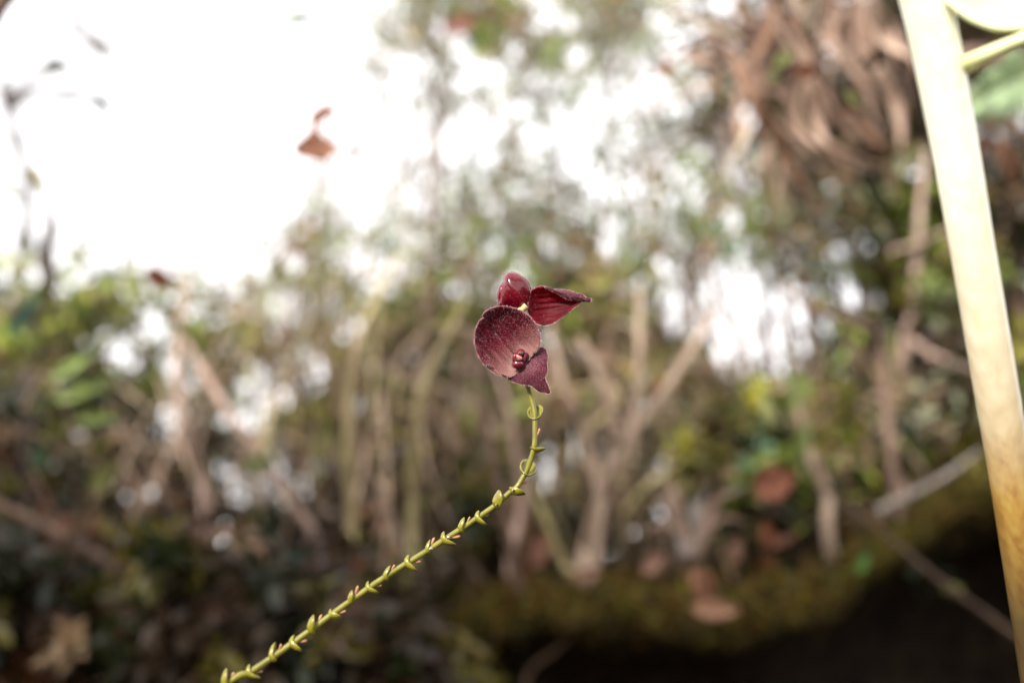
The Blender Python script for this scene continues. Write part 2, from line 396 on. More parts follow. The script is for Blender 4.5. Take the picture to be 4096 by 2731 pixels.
def smooth_closed(pts, n):
    p = np.asarray(pts, float); m = len(p); s = np.linspace(0, m, n, endpoint=False); i = s.astype(int); t = (s - i)[:, None]
    a, b, c, d = p[(i - 1) % m], p[i % m], p[(i + 1) % m], p[(i + 2) % m]
    return .5 * (2 * b + (c - a) * t + (2 * a - 5 * b + 4 * c - d) * t * t + (3 * b - a - 3 * c + d) * t ** 3)
def patch(g, outline, ctr, zfun, base, tip, n=96, rings=14, crinkle=1.2):
    """a membrane bounded by `outline` (close-up coordinates) and bulging by zfun(r, x, y)"""
    o = smooth_closed(outline, n); o = o + rng.normal(0, crinkle, o.shape)
    c = np.array(ctr, float); b = np.array(base, float); a = np.array(tip, float) - b; L = np.linalg.norm(a); a /= L; nrm = np.array((-a[1], a[0]))
    V = []; U = []
    for k in range(rings + 1):
        r = (k / rings) ** .8
        q = c + (o - c) * r if k else c[None]
        V.append(O(ZX(q[:, 0]), ZY(q[:, 1]), zfun(np.full(len(q), r), q[:, 0], q[:, 1])))
        U.append(np.stack([(q - b) @ a / L, (q - b) @ nrm / L], 1))
    V = np.vstack(V); U = np.vstack(U)
    fc = [(0, 1 + i, 1 + (i + 1) % n) for i in range(n)]
    for k in range(1, rings):
        s0 = 1 + (k - 1) * n; s1 = s0 + n
        fc += [(s0 + i, s1 + i, s1 + (i + 1) % n, s0 + (i + 1) % n) for i in range(n)]
    g.add(V, fc, None, U)
    return V, fc, n
def fuzz(g, V, fc, n_rim, count, L=.00040, wd=.000046):
    """short standing hairs over the face and thickly round the rim"""
    V = np.asarray(V); tri = np.array([(f[0], f[1], f[2]) for f in fc]); a, b, c = V[tri[:, 0]], V[tri[:, 1]], V[tri[:, 2]]
    nr = np.cross(b - a, c - a); ar = np.linalg.norm(nr, axis=1); nr = norm(nr)
    nr *= np.sign(-(nr @ FWD))[:, None]
    k = rng.choice(len(tri), count, p=ar / ar.sum()); u = rng.uniform(0, 1, (count, 2)); sw = u.sum(1) > 1; u[sw] = 1 - u[sw]
    pos = a[k] + (b - a)[k] * u[:, :1] + (c - a)[k] * u[:, 1:]; dr = norm(nr[k] + rng.normal(0, .45, (count, 3)))
    rim = V[-n_rim:]; cen = V[0]; m = 9
    ri = rng.integers(0, n_rim, n_rim * m); tt = rng.uniform(0, 1, (n_rim * m, 1)); rp = rim[ri] * (1 - tt) + rim[(ri + 1) % n_rim] * tt
    rd = norm(norm(rp - cen) + rng.normal(0, .5, rp.shape) - FWD * .3)
    pos = np.vstack([pos, rp]); dr = np.vstack([dr, rd]); N = len(pos)
    ln = (L * rng.uniform(.5, 1.3, N))[:, None]; sd = norm(np.cross(dr, rng.normal(0, 1, (N, 3)))) * wd * .5
    W = np.stack([pos - sd, pos + sd, pos + dr * ln + rng.normal(0, .15, (N, 3)) * ln], 1).reshape(-1, 3)
    g.add(W, np.arange(3 * N).reshape(-1, 3))
def simple(name, c, rough=.4, spec=.5, trans=0, coat=0, var=None, scale=900):
    m, t, b, out = base_mat(name)
    cs = ramp(t, noise(t, scale, 3, objvec(t)), (.3, c), (.7, var or tuple(min(1, x * 1.35) for x in c))); t.links.new(cs, b.inputs[0])
    setp(b, rough=rough, spec=spec, coat=coat, coatr=.08)
    if trans: translucent(t, b, out, cs, trans)
    return m
M['hair'] = simple('pale hair', (.62, .36, .40), .5, .5, .3)
M['stem'] = simple('raceme stem', (.11, .10, .006), .4, .4, .1, .05, (.17, .155, .014), 500)
M['bract'] = simple('bract', (.15, .135, .008), .3, .5, .2, .25, (.23, .205, .018), 700)
M['stub'] = simple('spent pedicel', (.30, .09, .055), .45, .4, .2, 0, (.42, .26, .14), 800)
M['pedicel'] = simple('pedicel', (.50, .40, .16), .35, .5, .2, .3, (.60, .42, .24), 900)
M['lip'] = simple('wet lip', (.09, .003, .008), .22, .5, .1, .6, (.15, .007, .016), 1500)
M['anther'] = simple('anther cap', (.36, .10, .09), .3, .5, .1, .4, (.48, .2, .17), 1500)
m, t, b, out = base_mat('water'); setp(b, rough=.02, trans=1.0, ior=1.33); b.inputs[0].default_value = (1, .98, .98, 1); M['water'] = m

STEM = [(2098, 1500, 62), (2110, 1539, 56), (2128, 1605, 40), (2139, 1654, 25), (2140, 1711, 12), (2139, 1767, 0), (2132, 1809, -6), (2110, 1875, -12), (2089, 1914, -18), (2068, 1946, -24), (2033, 1974, -35), (1978, 2023, -50),
        (1846, 2113, -85), (1687, 2215, -130), (1540, 2307, -170), (1401, 2403, -215), (1249, 2514, -265), (1169, 2572, -290), (1003, 2685, -345), (890, 2745, -380)]
spts = [O(*s) for s in STEM]
low = spts[-1] + np.array((-.022, -.004, -.018))
spts += [low, low + np.array((-.03, .03, -.05)), np.array((-.12, .22, .2))]
gz = ground_z(-.12, .26); spts += [np.array((-.12, .26, gz - .01))]
spts = np.array(spts)
orch = empty('orchid_spray', spts[-1]); tag(orch, 'arching orchid spray with two dark red hairy flowers and small green cupped bracts', 'orchid')
g = Geo(); rr = np.concatenate([np.full(10, 10.5), np.linspace(10.5, 13.5, len(spts) - 10)]) * MPP
g.tube(spts, rr, 12, 260, wob=.015); g.build('stem', M['stem'], orch, spts[0])
dense = catmull(spts, 1200); dtan = norm(np.gradient(dense, axis=0))

def bract_mesh(kind):
    g = Geo(); sides = 16; rows = 7; V = []; U = []
    r0 = .00056
    for j in range(rows):
        u = j / (rows - 1)
        for k in range(sides):
            th = 2 * math.pi * k / sides; cs = math.cos(th)
            if kind == 'cup':
                h = .0015 + .0015 * cs; rad = r0 + .0011 * u ** .5 * (1 + .25 * cs); z = h * u - .0004
                if u > .8: rad -= .00012
                off = .0004 * u
            elif kind == 'pointed':
                lob = max(0, cs) ** 1.7; h = .0008 + .0014 * lob; rad = r0 + .0003 * math.sin(u * 2.6) + .0011 * lob * u ** .8; z = h * u - .0006; off = 0
            else:
                lob = max(0, cs) ** 1.5; l2 = max(0, -cs) ** 4; h = .0009 + .0010 * lob + .0003 * l2; rad = r0 + .0004 * math.sin(u * 2.4) + .0011 * lob * u + .0005 * l2 * u; z = h * u - .0006; off = 0
            V.append((rad * cs + off, rad * math.sin(th), z)); U.append((u, k / sides))
    g.add(V, [(j * sides + k, j * sides + (k + 1) % sides, (j + 1) * sides + (k + 1) % sides, (j + 1) * sides + k) for j in range(rows - 1) for k in range(sides)], None, U)
    o = g.build('bract', M['bract'], None, (0, 0, 0)); me = o.data; bpy.data.objects.remove(o); return me
BM = {k: bract_mesh(k) for k in ('cup', 'pointed', 'lobed')}
gg = Geo(); gg.tube([(0, 0, 0), (.0002, 0, .0006), (.0003, 0, .0013), (.0003, 0, .00165)], [.00027, .00024, .00028, .00016], 8, 12)
o = gg.build('spent_pedicel', M['stub']); STUB = o.data; bpy.data.objects.remove(o)
from mathutils import Matrix
def frame(i, hint):
    z = dtan[i] * -1; x = hint - (hint @ z) * z; x = norm(x); y = np.cross(z, x)
    return Matrix(((x[0], y[0], z[0]), (x[1], y[1], z[1]), (x[2], y[2], z[2])))
def put(name, me, i, hint, off=0., scale=1., tilt=0., side=0.):
    o = bpy.data.objects.new(name, me); col.objects.link(o); o.parent = orch
    Mr = frame(i, hint); x = np.array(Mr.col[0]); z = np.array(Mr.col[2])
    q = (Mr @ Matrix.Rotation(tilt, 3, 'Y')).to_quaternion()
    o.rotation_mode = 'QUATERNION'; o.rotation_quaternion = q; o.scale = (scale,) * 3
    o.location = Vector(dense[i] + x * side + z * off) - orch.location
    if me is not STUB:
        md = o.modifiers.new('thickness', 'SOLIDIFY'); md.thickness = .00016
    return o
dpx = np.stack(to_px(dense)[:2], 1)
UL = -RIGHT * .45 + UP * .9; DR = RIGHT * .8 - UP * .6
nodes = [(2137, 1668, 'cup', FWD * 1. + RIGHT * .12, 1.15, .1, None), (2138, 1797, 'cup', FWD * .5 + RIGHT * .8 - UP * .1, .85, .55, (2140, 1735, RIGHT)),
         (2106, 1892, 'cup', FWD * 1. - RIGHT * .05, 1.1, .05, (2132, 1822, RIGHT)), (2052, 1968, 'cup', -FWD * .4 + RIGHT * .9 - UP * .5, .95, .3, (2093, 1925, RIGHT - UP * .2)),
         (1983, 2022, 'cup', -FWD * .6 - RIGHT * .6 + UP * .5, .92, .1, None),
         (1912, 2068, 'lobed', DR, 1.0, .3, (1945, 2060, DR)), (1845, 2112, 'pointed', UL, 1.0, 0., (1875, 2085, UL)), (1780, 2158, 'lobed', DR, 1.05, .25, (1812, 2150, DR)),
         (1715, 2198, 'pointed', UL, .9, 0., (1740, 2170, UL)), (1632, 2250, 'lobed', DR, 1.05, .3, (1664, 2238, DR)), (1545, 2305, 'pointed', UL, 1.05, -.1, (1572, 2280, UL)),
         (1478, 2352, 'lobed', DR, .95, .2, (1515, 2340, DR)), (1405, 2402, 'pointed', UL, 1.0, -.05, (1432, 2372, UL)), (1330, 2458, 'lobed', DR, 1.0, .15, (1365, 2445, DR)),
         (1248, 2517, 'pointed', UL, 1.2, -.1, (1282, 2485, UL)), (1172, 2572, 'lobed', DR, 1.05, .2, (1208, 2562, DR)), (1092, 2627, 'pointed', UL, 1.25, .1, (1120, 2590, UL)),
         (1000, 2688, 'lobed', DR, 1.1, .25, (1040, 2672, DR)), (905, 2738, 'pointed', UL, 1.25, .15, (925, 2712, UL))]
for bx, by, kd, hint, sc, tl, st in nodes:
    i = int(np.argmin((dpx[:, 0] - bx) ** 2 + (dpx[:, 1] - by) ** 2))
    put('bract', BM[kd], i, hint + rng.normal(0, .05 if kd == 'cup' else .25, 3), 0, sc * rng.uniform(.85, 1.08), tl + rng.normal(0, .12))
    if st:
        j = int(np.argmin((dpx[:, 0] - st[0]) ** 2 + (dpx[:, 1] - st[1]) ** 2))
        put('spent_pedicel', STUB, j, st[2] + rng.normal(0, .3, 3), -.0006 + rng.normal(0, .0002), rng.uniform(.75, 1.1), .32 + rng.normal(0, .15), .00032)
for bx, by, sc in ((2062, 1968, 1.), (1990, 2018, 1.), (1803, 2158, 1.1), (1718, 2180, 1.1)):       # dew on the bracts
    ii = int(np.argmin((dpx[:, 0] - bx) ** 2 + (dpx[:, 1] - by) ** 2))
    gd = Geo(); u = np.linspace(0, math.pi, 9); vv = np.linspace(0, 2 * math.pi, 12, endpoint=False); c0 = dense[ii] - FWD * .0011
    V = [c0 + .00032 * sc * (math.sin(a) * math.cos(bb) * RIGHT + math.sin(a) * math.sin(bb) * UP - math.cos(a) * FWD) for a in u for bb in vv]
    gd.add(V, [(j * 12 + k, j * 12 + (k + 1) % 12, (j + 1) * 12 + (k + 1) % 12, (j + 1) * 12 + k) for j in range(8) for k in range(12)])
    gd.build('dew_drop', M['water'], orch, c0)

# --- front flower: (close-up coordinates)
fl = Geo(); fl.tube([spts[1], O(2090, 1480, 60), O(2074, 1446, 46)], [11 * MPP, 14 * MPP, 13 * MPP], 12, 12)
front = fl.build('flower', M['pedicel'], orch, spts[1]); front['label'] = 'front flower facing the viewer, cupped, with a pointed lower sepal'
cup = [(905, 860), (890, 780), (850, 695), (795, 620), (725, 562), (645, 518), (560, 492), (475, 480), (390, 488), (318, 510), (262, 548), (234, 590), (243, 618), (212, 634), (182, 680), (158, 740), (143, 815), (142, 885), (158, 965),
       (185, 1045), (230, 1122), (290, 1192), (370, 1246), (450, 1282), (530, 1296), (600, 1270), (680, 1205), (750, 1120), (810, 1040), (885, 960)]
def zcup(r, x, y):
    tilt = (y - 890) * .085 + (x - 540) * -.02
    v = ((x - 240) * (490) - (y - 610) * (400)) / 632.0       # distance from the keel line
    keel = 6.5 * np.exp(-(v / 16) ** 2) * (1 - r ** 6) * np.clip((1000 - y) / 200, 0, 1)
    ribs = 3.2 * np.cos(v / 24.) * np.exp(-(v / 160) ** 2) * (1 - r ** 4)
    lipout = -5 * np.clip((r - .9) / .1, 0, 1) ** 2
    return 2 + tilt * -.9 * -1 * .55 + 50 * (1 - r ** 2.4) + keel + ribs + lipout
def hairy(name, outline, ctr, zf, base, tip, mat, parent, org, hairs, extra=None, thick=.00028, n=96):
    g = Geo(); V, fc, nn = patch(g, outline, ctr, zf, base, tip, n)
    if extra: extra(g)
    o = g.build(name, mat, parent, org, solid=thick)
    if hairs:
        h = Geo(); fuzz(h, V, fc, nn, hairs); ho = h.build('hair', M['hair'], parent, org, smooth=False); ho['kind'] = 'stuff'
    return o
FO = spts[1]
hairy('sepal', cup, (545, 900), zcup, (650, 1100), (240, 605), M['sepal_in'], front, FO, 4600)
low_s = [(880, 962), (935, 962), (972, 998), (988, 1070), (978, 1150), (985, 1240), (958, 1300), (982, 1380), (1018, 1478), (960, 1482), (880, 1462), (820, 1412), (780, 1392), (700, 1386), (620, 1362), (560, 1342), (527, 1303), (560, 1262), (640, 1215), (700, 1150), (750, 1080), (800, 1010)]
def zlow(r, x, y):
    s = ((x - 690) * .72 + (y - 1130) * .69)                  # from throat to tip
    a = ((x - 690) * -.69 + (y - 1130) * .72)
    return 18 - 36 * np.sin(np.clip(s / 420, 0, 1) * 2.3) + 26 * np.clip(np.abs(a) / 260, 0, 1.2) ** 2 + 4 * np.sin(s / 38.) * (1 - r)
hairy('synsepal', low_s, (790, 1220), zlow, (680, 1130), (1010, 1470), M['sepal_lip'], front, FO, 2600)
# throat: lip, two small petals, column with its cap, drops
def ell(cx, cy, rx, ry, rot=0, n=12):
    t = np.linspace(0, 2 * math.pi, n, endpoint=False); x = rx * np.cos(t); y = ry * np.sin(t)
    return np.stack([cx + x * math.cos(rot) - y * math.sin(rot), cy + x * math.sin(rot) + y * math.cos(rot)], 1)
def sub(name, outline, ctr, zf, mat, thick=.0003, n=32):
    g = Geo(); patch(g, outline, ctr, zf, ctr, outline[0], n, 7, .3); return g.build(name, mat, front, FO, solid=thick)
sub('lip', ell(645, 1152, 66, 46, -.15), (645, 1152), lambda r, x, y: 0 - 17 * np.sqrt(np.clip(1 - r ** 2, 0, 1)), M['lip'])
sub('petal', ell(722, 1085, 30, 70, .35), (722, 1085), lambda r, x, y: 4 - 14 * np.sqrt(np.clip(1 - r ** 2, 0, 1)), M['sepal_lip'])
sub('petal', ell(606, 1072, 18, 52, .2), (606, 1072), lambda r, x, y: 4 - 12 * np.sqrt(np.clip(1 - r ** 2, 0, 1)), M['lip'])
gcol = Geo(); gcol.tube([O(ZX(690), ZY(1010), 16), O(ZX(672), ZY(1020), -6), O(ZX(660), ZY(1060), -14)], [14 * MPP, 15 * MPP, 11 * MPP], 12, 14); gcol.build('column', M['lip'], front, FO)
sub('anther_cap', [(625, 1050), (650, 1042), (684, 1068), (690, 1095), (668, 1106), (645, 1098)], (658, 1076), lambda r, x, y: -12 - 9 * np.sqrt(np.clip(1 - r ** 2, 0, 1)), M['anther'])
def drop_at(x, y, z, rx, ry, parent=None, name='water_drop'):
    g = Geo(); u = np.linspace(0, math.pi, 10); v = np.linspace(0, 2 * math.pi, 14, endpoint=False); c0 = O(ZX(x), ZY(y), z); s = MPP * 560 / 1626
    V = [c0 + s * (rx * math.sin(a) * math.cos(b_) * RIGHT + ry * math.sin(a) * math.sin(b_) * UP) - math.cos(a) * FWD * s * min(rx, ry) * .6 for a in u for b_ in v]
    g.add(V, [(j * 14 + k, j * 14 + (k + 1) % 14, (j + 1) * 14 + (k + 1) % 14, (j + 1) * 14 + k) for j in range(9) for k in range(14)])
    g.build(name, M['water'], parent or front, FO)
for x, y, z, rx, ry in ((664, 1030, -20, 20, 20), (620, 1095, -16, 17, 20), (305, 1165, 8, 34, 28), (440, 497, -6, 22, 8), (880, 952, -6, 9, 8), (850, 965, -4, 8, 8), (820, 1000, -3, 7, 7), (470, 1262, 6, 26, 12), (208, 1025, 6, 12, 14)):
    drop_at(x, y, z, rx, ry)

# --- rear flower
RO = O(ZX(755), ZY(470), 78)
fr = Geo(); fr.tube([O(2098, 1500, 66), O(2085, 1380, 84), O(ZX(640), ZY(575), 74), O(ZX(700), ZY(515), 58), O(ZX(742), ZY(470), 54)], [11 * MPP, 11 * MPP, 11 * MPP, 13 * MPP, 13.5 * MPP], 12, 30)
rear = fr.build('flower', M['pedicel'], orch, RO); rear['label'] = 'rear flower seen from behind with a glossy hood and one folded sepal'
hood = [(440, 480), (418, 420), (410, 340), (426, 262), (478, 190), (486, 135), (528, 96), (580, 88), (640, 104), (700, 142), (750, 188), (780, 240), (792, 300), (790, 350), (775, 440), (730, 500), (650, 530), (540, 520)]
def zhood(r, x, y): return 92 - 46 * np.sqrt(np.clip(1 - r ** 2 * .97, 0, 1)) + 5 * np.exp(-(((x - 480) + (y - 190) * .2) / 18) ** 2) + 2.5 * np.cos((x - y * .4) / 30.)
def both(o, V): pass
hairy('sepal', hood, (600, 310), zhood, (760, 440), (500, 110), M['sepal_out'], rear, RO, 150)
wing = [(786, 320), (838, 272), (905, 250), (965, 258), (1040, 292), (1150, 335), (1290, 362), (1400, 372), (1478, 412), (1405, 412), (1380, 424), (1300, 492), (1190, 582), (1090, 652), (1000, 692), (930, 700), (868, 680), (820, 630), (768, 560), (762, 480)]
def zwing(r, x, y): return 70 + 44 * (1 - r ** 2.2) + 2.6 * np.cos((y - 470 - (x - 800) * -.12) / 11.) * (1 - r ** 5) - (x - 800) * .03
fold = [(960, 256), (1030, 284), (1120, 288), (1220, 299), (1310, 325), (1400, 350), (1440, 384), (1488, 394), (1474, 428), (1425, 402), (1380, 398), (1290, 402), (1200, 380), (1110, 330), (1030, 292)]
def zfold(r, x, y): return 62 - 10 * np.sqrt(np.clip(1 - r ** 2, 0, 1)) - (x - 800) * .03
hairy('sepal', wing, (1010, 470), zwing, (770, 440), (1480, 410), M['sepal_glow'], rear, RO, 260)
hairy('sepal_fold', fold, (1230, 345), zfold, (960, 256), (1480, 410), M['sepal_fold'], rear, RO, 500, n=60)

# ------------------------------------------------------------------ the pale cane
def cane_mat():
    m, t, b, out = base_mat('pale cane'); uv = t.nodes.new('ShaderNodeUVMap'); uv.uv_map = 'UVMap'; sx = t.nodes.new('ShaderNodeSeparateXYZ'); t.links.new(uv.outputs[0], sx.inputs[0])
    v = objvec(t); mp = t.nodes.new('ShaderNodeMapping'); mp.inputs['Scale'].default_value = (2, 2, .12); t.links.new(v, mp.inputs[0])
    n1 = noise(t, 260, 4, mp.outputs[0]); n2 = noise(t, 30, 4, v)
    fresh = ramp(t, n1, (.3, (.86, .82, .58)), (.7, (.91, .89, .76)))  # upper tone kept very pale: the blown-out light is put into the colour
    old_shaded = ramp(t, n1, (.25, (.16, .06, .010)), (.5, (.30, .17, .038)), (.75, (.36, .25, .065)))  # browner sheath colour, with shade painted into it
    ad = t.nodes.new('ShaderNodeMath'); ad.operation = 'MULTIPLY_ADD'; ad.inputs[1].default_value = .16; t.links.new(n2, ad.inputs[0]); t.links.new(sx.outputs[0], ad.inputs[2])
    c = rgbmix(t, fresh, old_shaded, ramp(t, ad.outputs[0], (.43, 0.), (.663, 1.)))
    c = rgbmix(t, c, (.04, .027, .012), ramp(t, ad.outputs[0], (.655, 0.), (.763, .9)))  # bottom end darkened further as painted shade
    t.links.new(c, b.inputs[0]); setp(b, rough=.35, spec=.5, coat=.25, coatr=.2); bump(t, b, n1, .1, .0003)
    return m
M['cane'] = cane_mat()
cpts = [P(3100, -2300, .150), P(3330, -1350, .152), P(3560, -500, .155), P(3700, 0, .160), P(3806, 520, .166), P(3890, 1000, .172), P(3975, 1500, .178), P(4050, 1950, .183), P(4115, 2400, .187), P(4190, 2900, .190)]
dv = norm(np.array(cpts[-1]) - np.array(cpts[-2])); hb = cpts[-1] + dv * .05; hc = hb + dv * .05; hg = hc + dv * .08; cpts += [hb, hc, np.array((hg[0], hg[1], min(hg[2], ground_z(hg[0], hg[1]) - .01)))]
cane = empty('cane', cpts[-1]); tag(cane, 'pale yellow cane with a side petiole and brown lower joints with shade painted in, leaning beside the orchid', 'cane')
wr = np.array([90, 180, 200, 190, 176, 166, 166, 160, 150, 150, 145, 145, 145]) * .5 * K * np.array([.15, .152, .155, .16, .166, .172, .178, .183, .187, .19, .19, .19, .19])
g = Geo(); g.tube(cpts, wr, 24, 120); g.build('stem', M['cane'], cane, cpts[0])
M['petiole'] = simple('green petiole', (.66, .70, .34), .35, .5, .15, .2, (.78, .80, .48), 200)
g = Geo(); pp = [P(3800, 300, .166), P(3850, 268, .164), P(3930, 228, .158), P(4030, 182, .155), P(4130, 140, .153), P(4320, 60, .152)]
g.tube(pp, np.array([50, 44, 32, 25, 23, 23]) * K * .16, 12, 30); g.build('petiole', M['petiole'], cane, pp[0])
M['caneleaf'] = simple('thick pale leaf', (.66, .72, .40), .3, .5, .25, .2, (.78, .80, .55), 120)
ol = np.array([(3745, -40), (3770, 0), (3830, 48), (3900, 92), (3990, 118), (4096, 116), (4250, 100), (4450, -80), (4300, -330), (4050, -400), (3850, -260)], float)
sm = smooth_closed(ol, 72); cc = np.array((4060, -110.)); V = []
for k in range(11):
    r = k / 10; q = cc + (sm - cc) * r if k else cc[None]
    V.append(P(q[:, 0], q[:, 1], .158 + .010 * (1 - r ** 2) - .000012 * (q[:, 1] + 110)))
fc = [(0, 1 + i, 1 + (i + 1) % 72) for i in range(72)]
for k in range(1, 10):
    s0 = 1 + (k - 1) * 72; fc += [(s0 + i, s0 + 72 + i, s0 + 72 + (i + 1) % 72, s0 + (i + 1) % 72) for i in range(72)]
g = Geo(); g.add(np.vstack(V), fc); g.build('leaf', M['caneleaf'], cane, P(3745, -40, .158), solid=.0006)

# ------------------------------------------------------------------ hanging dead straps, upper right
def Q(x, y): return 2500 + x * 1100 / 1725, 0 + y * 1100 / 1725
def strap_px(pts, wpx, d):
    d = d + .13
    return [P(*Q(x, y), d + (k * .006)) for k, (x, y) in enumerate(pts)], wpx * 1100 / 1725 * K * d
LB = [P(3000, -900, .68), P(3150, -350, .68), P(3250, -60, .69), P(3400, 120, .7), P(3700, 240, .74), P(4300, 330, .8), P(5200, 900, .85)]
LB.append(drop(LB[-1]) - np.array((0, 0, .02)))
g = Geo(); g.tube(LB, [.005, .006, .009, .010, .011, .012, .014, .016], 12, 60, wob=.08); limb = g.build('mossy_limb', M['brown'], None, LB[-1])
tag(limb, 'brown limb behind the cane carrying a bundle of dead strap leaves', 'branch')
bundle = empty('dead_leaf_bundle', P(*Q(1080, 250), .66)); tag(bundle, 'bundle of dry brown strap leaves hanging from the limb, upper right', 'dead leaves')
bundle['label'] = 'bundle of dry brown strap leaves hanging from a limb beside the cane'
borg = np.array(bundle.location)
straps = [([(930, 60), (1100, 300), (1250, 520), (1400, 750), (1590, 940)], 95, .44, 'strap'), ([(1100, 430), (1180, 720), (1300, 950), (1500, 1150)], 88, .42, 'strap'),
          ([(690, 420), (780, 720), (900, 880), (1080, 1080), (1290, 1350)], 120, .43, 'straprust'), ([(640, 300), (760, 560), (850, 800), (960, 960)], 120, .46, 'strap'),
          ([(1380, 60), (1300, 300), (1340, 480)], 75, .44, 'strap'), ([(1470, -60), (1490, 250), (1560, 480), (1700, 650)], 110, .43, 'strap'),
          ([(1560, -40), (1640, 230), (1740, 440), (1830, 700)], 95, .41, 'strap'), ([(280, 80), (560, 160), (860, 205)], 95, .45, 'strappale'),
          ([(180, 690), (400, 600), (680, 470)], 42, .46, 'strap'), ([(890, 860), (850, 1050), (865, 1290)], 66, .45, 'strap'), ([(770, 760), (690, 920), (640, 1100)], 60, .46, 'strappale'),
          ([(1200, -40), (1180, 120), (1155, 265)], 128, .29, 'strappale'), ([(900, 0), (860, 200), (720, 380)], 110, .5, 'straprust'), ([(1000, 20), (960, 240), (900, 420)], 150, .52, 'straprust'),
          ([(1080, 0), (1180, 260), (1380, 420)], 120, .52, 'straprust'), ([(1250, 100), (1330, 320), (1480, 600), (1500, 800)], 80, .5, 'strap'), ([(700, 560), (740, 900), (760, 1180)], 70, .52, 'strap'),
          ([(1600, 420), (1700, 700), (1720, 1000)], 110, .5, 'strap'), ([(1420, 700), (1560, 900), (1640, 1100)], 60, .5, 'straprust'), ([(560, 380), (420, 330), (260, 420)], 90, .5, 'strap')]
extra = []
for pts, wp, d, mt in straps:
    for q_ in range(1):
        jt = rng.normal(0, 55, 2); extra.append(([(x + jt[0] + rng.normal(0, 22), y + jt[1] + rng.normal(0, 22)) for x, y in pts], wp * rng.uniform(.25, .5), d + rng.uniform(.02, .08), mt if rng.uniform() < .6 else 'strap'))
for pts, wp, d, mt in [(p_, w_ * .62, d_, m_) for p_, w_, d_, m_ in straps] + extra:
    q, ww = strap_px(pts, wp, d); q = [q[0]] + [p_ + rng.normal(0, .004, 3) for p_ in q[1:]]
    g = Geo(); blade_geo(g, q, ww, fold=rng.uniform(.25, .5), twist=rng.uniform(-1.1, 1.1), n=24, tip=True); g.build('strap', M[mt], bundle, borg, solid=.0005)
# the rotten crown they hang from
g = Geo()
for k in range(70):
    a = P(*Q(rng.normal(980, 170), rng.normal(300, 120)), rng.uniform(.64, .72)); e = a + rng.normal(0, 1, 3) * np.array((.02, .014, .03))
    blade_geo(g, [a, (a + e) / 2 + rng.normal(0, .004, 3), e], rng.uniform(.004, .010), (1, 1, 1), .4, rng.uniform(-1, 1), 6)
o = g.build('crown_litter', M['brown'], bundle, borg); o['kind'] = 'stuff'

# ------------------------------------------------------------------ single twigs and stalks (full-view points)
stalk('green_stalk', 'greenish tan stalk bending left at its tip, standing behind the bracts', 'stalk', [(915, 585, .62), (835, 750, .6), (806, 900, .6), (800, 1050, .6), (806, 1270, .61)], 42, M['olive'])
stalk('green_stalk', 'olive stalk leaning right towards the front flower', 'stalk', [(1075, 680, .6), (990, 845, .58), (957, 970, .58), (946, 1240, .6)], 42, M['olive'])
stalk('brown_stalk', 'brown stalk close behind the upper bracts', 'stalk', [(1085, 760, .58), (1105, 920, .57), (1140, 1100, .57), (1170, 1250, .58), (1205, 1420, .6)], 40, M['brown'])
stalk('brown_stalk', 'thin brown stalk between the flower and the taller brown one', 'stalk', [(1140, 850, .66), (1165, 930, .66), (1182, 1040, .66), (1200, 1150, .66)], 34, M['pinktan'])
stalk('pink_tan_stem', 'pinkish tan upright stem rising to the skyline in the left thicket', 'stem', [(432, 630, .66), (408, 800, .64), (425, 990, .64), (470, 1120, .66)], 42, M['pinktan'],
      forks=(([(425, 780, .64), (520, 940, .63), (615, 1075, .64), (765, 1285, .66)], 36),))
stalk('forked_branch', 'tan forked branch reaching up into the white gap right of the flower', 'branch', [(1640, 715, .66), (1545, 870, .62), (1450, 1000, .6), (1400, 1090, .6), (1345, 1250, .62)], 44, M['tan'],
      forks=(([(1335, 775, .6), (1385, 890, .59), (1415, 980, .59), (1428, 1040, .6)], 36), ([(1468, 660, .62), (1468, 860, .61), (1445, 1005, .6)], 34)))
stalk('tan_twig', 'tan twig leaning just right of the front flower', 'twig', [(1262, 745, .62), (1300, 900, .61), (1345, 1010, .62)], 34, M['tan'])
stalk('brown_branch', 'dark brown branch slanting down across the shaded lower left', 'branch', [(-30, 1145, .6), (150, 1235, .6), (290, 1340, .62), (420, 1520, .64)], 60, M['brown'])
stalk('brown_branch', 'brown branch leaning over the litter at lower left', 'branch', [(300, 1090, .7), (390, 1240, .7), (500, 1400, .7), (560, 1530, .7)], 52, M['brown'])
stalk('grey_twig', 'grey twig lying across the shade beside the cane', 'twig', [(2250, 1035, .66), (2150, 1105, .66), (2030, 1165, .67)], 30, M['grey'])
stalk('root', 'dark brown root running down over the hollow', 'root', [(1880, 1110, .6), (2000, 1200, .57), (2150, 1325, .56), (2320, 1450, .56), (2480, 1570, .57)], 26, M['shrubbark'])
stalk('pink_tan_stem', 'pinkish tan stem standing close beside the cane', 'stem', [(2128, 350, .76), (2112, 500, .76), (2098, 700, .76), (2075, 800, .77), (2060, 1000, .8)], 42, M['pinktan'], forks=(([(2250, 855, .74), (2150, 820, .75), (2085, 775, .76)], 30),))
stalk('tan_twig', 'pinkish twig slanting up behind the cane', 'twig', [(2230, 505, .7), (2110, 560, .74), (2020, 610, .8), (1990, 800, .85)], 34, M['pinktan'])
stalk('brown_twig', 'dark brown twig jutting into the white gap', 'twig', [(1790, 655, .7), (1860, 700, .68), (1960, 745, .68), (2020, 790, .7)], 40, M['brown'])
stalk('dark_stem', 'dark hooked stem against the white sky above the left thicket', 'stem', [(100, 470, .8), (120, 515, .8), (105, 580, .8), (112, 650, .8), (85, 760, .8)], 74, M['dark'])
stalk('pale_stick', 'pale grey stick poking up from the litter under the bracts', 'stick', [(935, 1370, .56), (905, 1440, .56), (880, 1490, .57)], 44, M['grey'])
